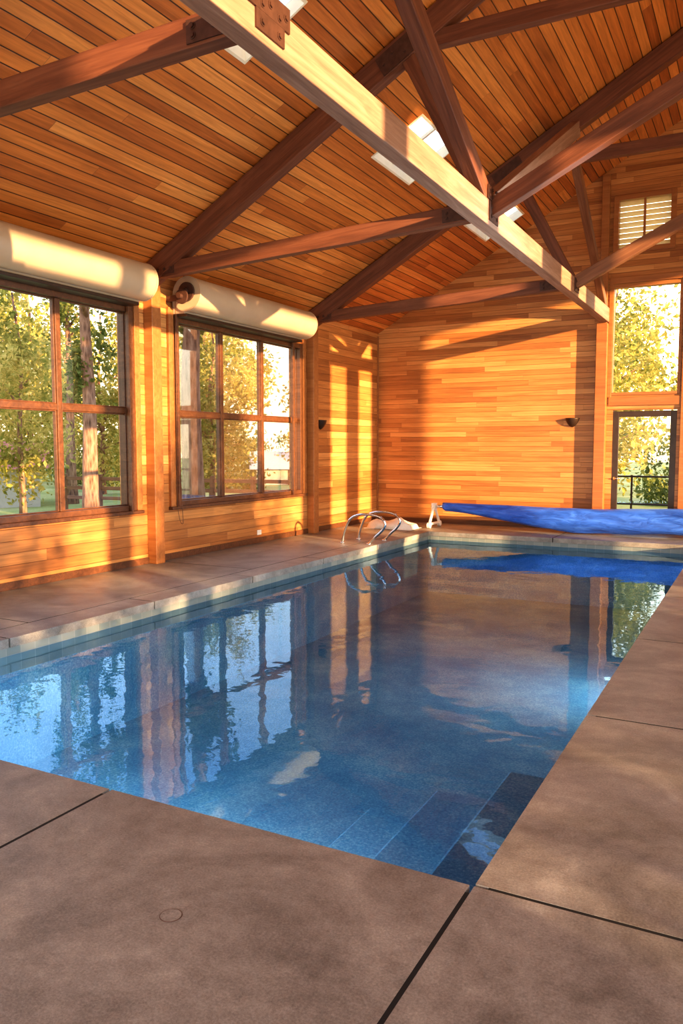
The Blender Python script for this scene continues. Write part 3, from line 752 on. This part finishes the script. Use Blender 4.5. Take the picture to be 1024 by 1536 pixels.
fence(-21.5, 20.1, -12.8, 21.2, 6, m_timber_mid, 1.25, 'weathered wooden post and rail fence')

# ================================================================ LIGHT
w = bpy.data.worlds.new('sky'); bpy.context.scene.world = w; w.use_nodes = True
nt = w.node_tree; nt.nodes.clear()
out = nt.nodes.new('ShaderNodeOutputWorld'); bg = nt.nodes.new('ShaderNodeBackground')
tc = nt.nodes.new('ShaderNodeTexCoord'); sp = nt.nodes.new('ShaderNodeSeparateXYZ'); nt.links.new(tc.outputs['Generated'], sp.inputs[0])
c = ramp(nt, sp.outputs[2], [(0.0, (1.0, 0.80, 0.50)), (0.12, (1.0, 0.90, 0.70)), (0.26, (0.86, 0.91, 0.97)), (0.40, (0.34, 0.46, 0.66)), (1.0, (0.42, 0.62, 1.0))])
dp = nt.nodes.new('ShaderNodeVectorMath'); dp.operation = 'DOT_PRODUCT'; nt.links.new(tc.outputs['Generated'], dp.inputs[0]); dp.inputs[1].default_value = Vector((-0.12, 0.98, 0.16)).normalized()
gl = M(nt, 'POWER', M(nt, 'MAXIMUM', dp.outputs['Value'], 0.0), 40.0)
glc = nt.nodes.new('ShaderNodeVectorMath'); glc.operation = 'SCALE'; glc.inputs[0].default_value = (1.3, 0.85, 0.38); nt.links.new(gl, glc.inputs['Scale'])
ad = nt.nodes.new('ShaderNodeVectorMath'); ad.operation = 'ADD'; nt.links.new(c, ad.inputs[0]); nt.links.new(glc.outputs[0], ad.inputs[1])
nt.links.new(ad.outputs[0], bg.inputs[0]); bg.inputs[1].default_value = 1.8; nt.links.new(bg.outputs[0], out.inputs[0])

l = bpy.data.lights.new('sun', 'SUN'); l.energy = 10.5; l.angle = math.radians(0.55); l.color = (1.0, 0.64, 0.31)
o = bpy.data.objects.new('sun', l); link(o)
ph, e_ = math.radians(22), math.radians(8.3)
d = Vector((-math.cos(e_)*math.cos(ph), math.cos(e_)*math.sin(ph), -math.sin(e_)))
o.rotation_euler = d.to_track_quat('-Z', 'Y').to_euler(); o.location = (20, -5, 8)
def area(name, loc, d, sx, sy, power, color):
    l = bpy.data.lights.new(name, 'AREA'); l.shape = 'RECTANGLE'; l.size = sx; l.size_y = sy; l.energy = power; l.color = color
    o = bpy.data.objects.new(name, l); link(o); o.location = loc; o.rotation_euler = Vector(d).to_track_quat('-Z', 'Z').to_euler()
area('window_light_side', (7.2, 6.5, 2.2), (-1, 0.0, 0.5), 16, 3.2, 640, (1.0, 0.76, 0.52))  # added warm fill inside the right wall, stands in for sky light
area('window_light_front', (0.0, -3.0, 2.0), (-0.1, 1, 0.15), 12, 2.8, 330, (1.0, 0.88, 0.76))  # added fill behind the camera, brightens the room
area('pool_lamp_side', (PX1-0.02, 8.9, -0.40), (-1, 0, -0.1), 9.0, 0.25, 150, (0.62, 0.85, 1.0))  # added fill hidden under the coping to brighten the basin, no real fixture
area('pool_lamp_end', (-3.8, PY0+0.02, -0.35), (0, 1, -0.2), 3.0, 0.2, 60, (0.62, 0.85, 1.0))  # second added basin fill, out of view below the near edge

# ================================================================ CAMERA
cam = bpy.data.cameras.new('camera'); co = bpy.data.objects.new('camera', cam); link(co)
co.location = (0, 0, 1.6); co.rotation_euler = (math.radians(90-4.7), 0, math.radians(27.8))
cam.lens = 28.0; cam.sensor_width = 36; cam.clip_end = 500
bpy.context.scene.camera = co
vs = bpy.context.scene.view_settings
vs.view_transform = 'Standard'
try: vs.look = 'Medium High Contrast'
except Exception as ex: print('look', ex)
vs.exposure = 0.6
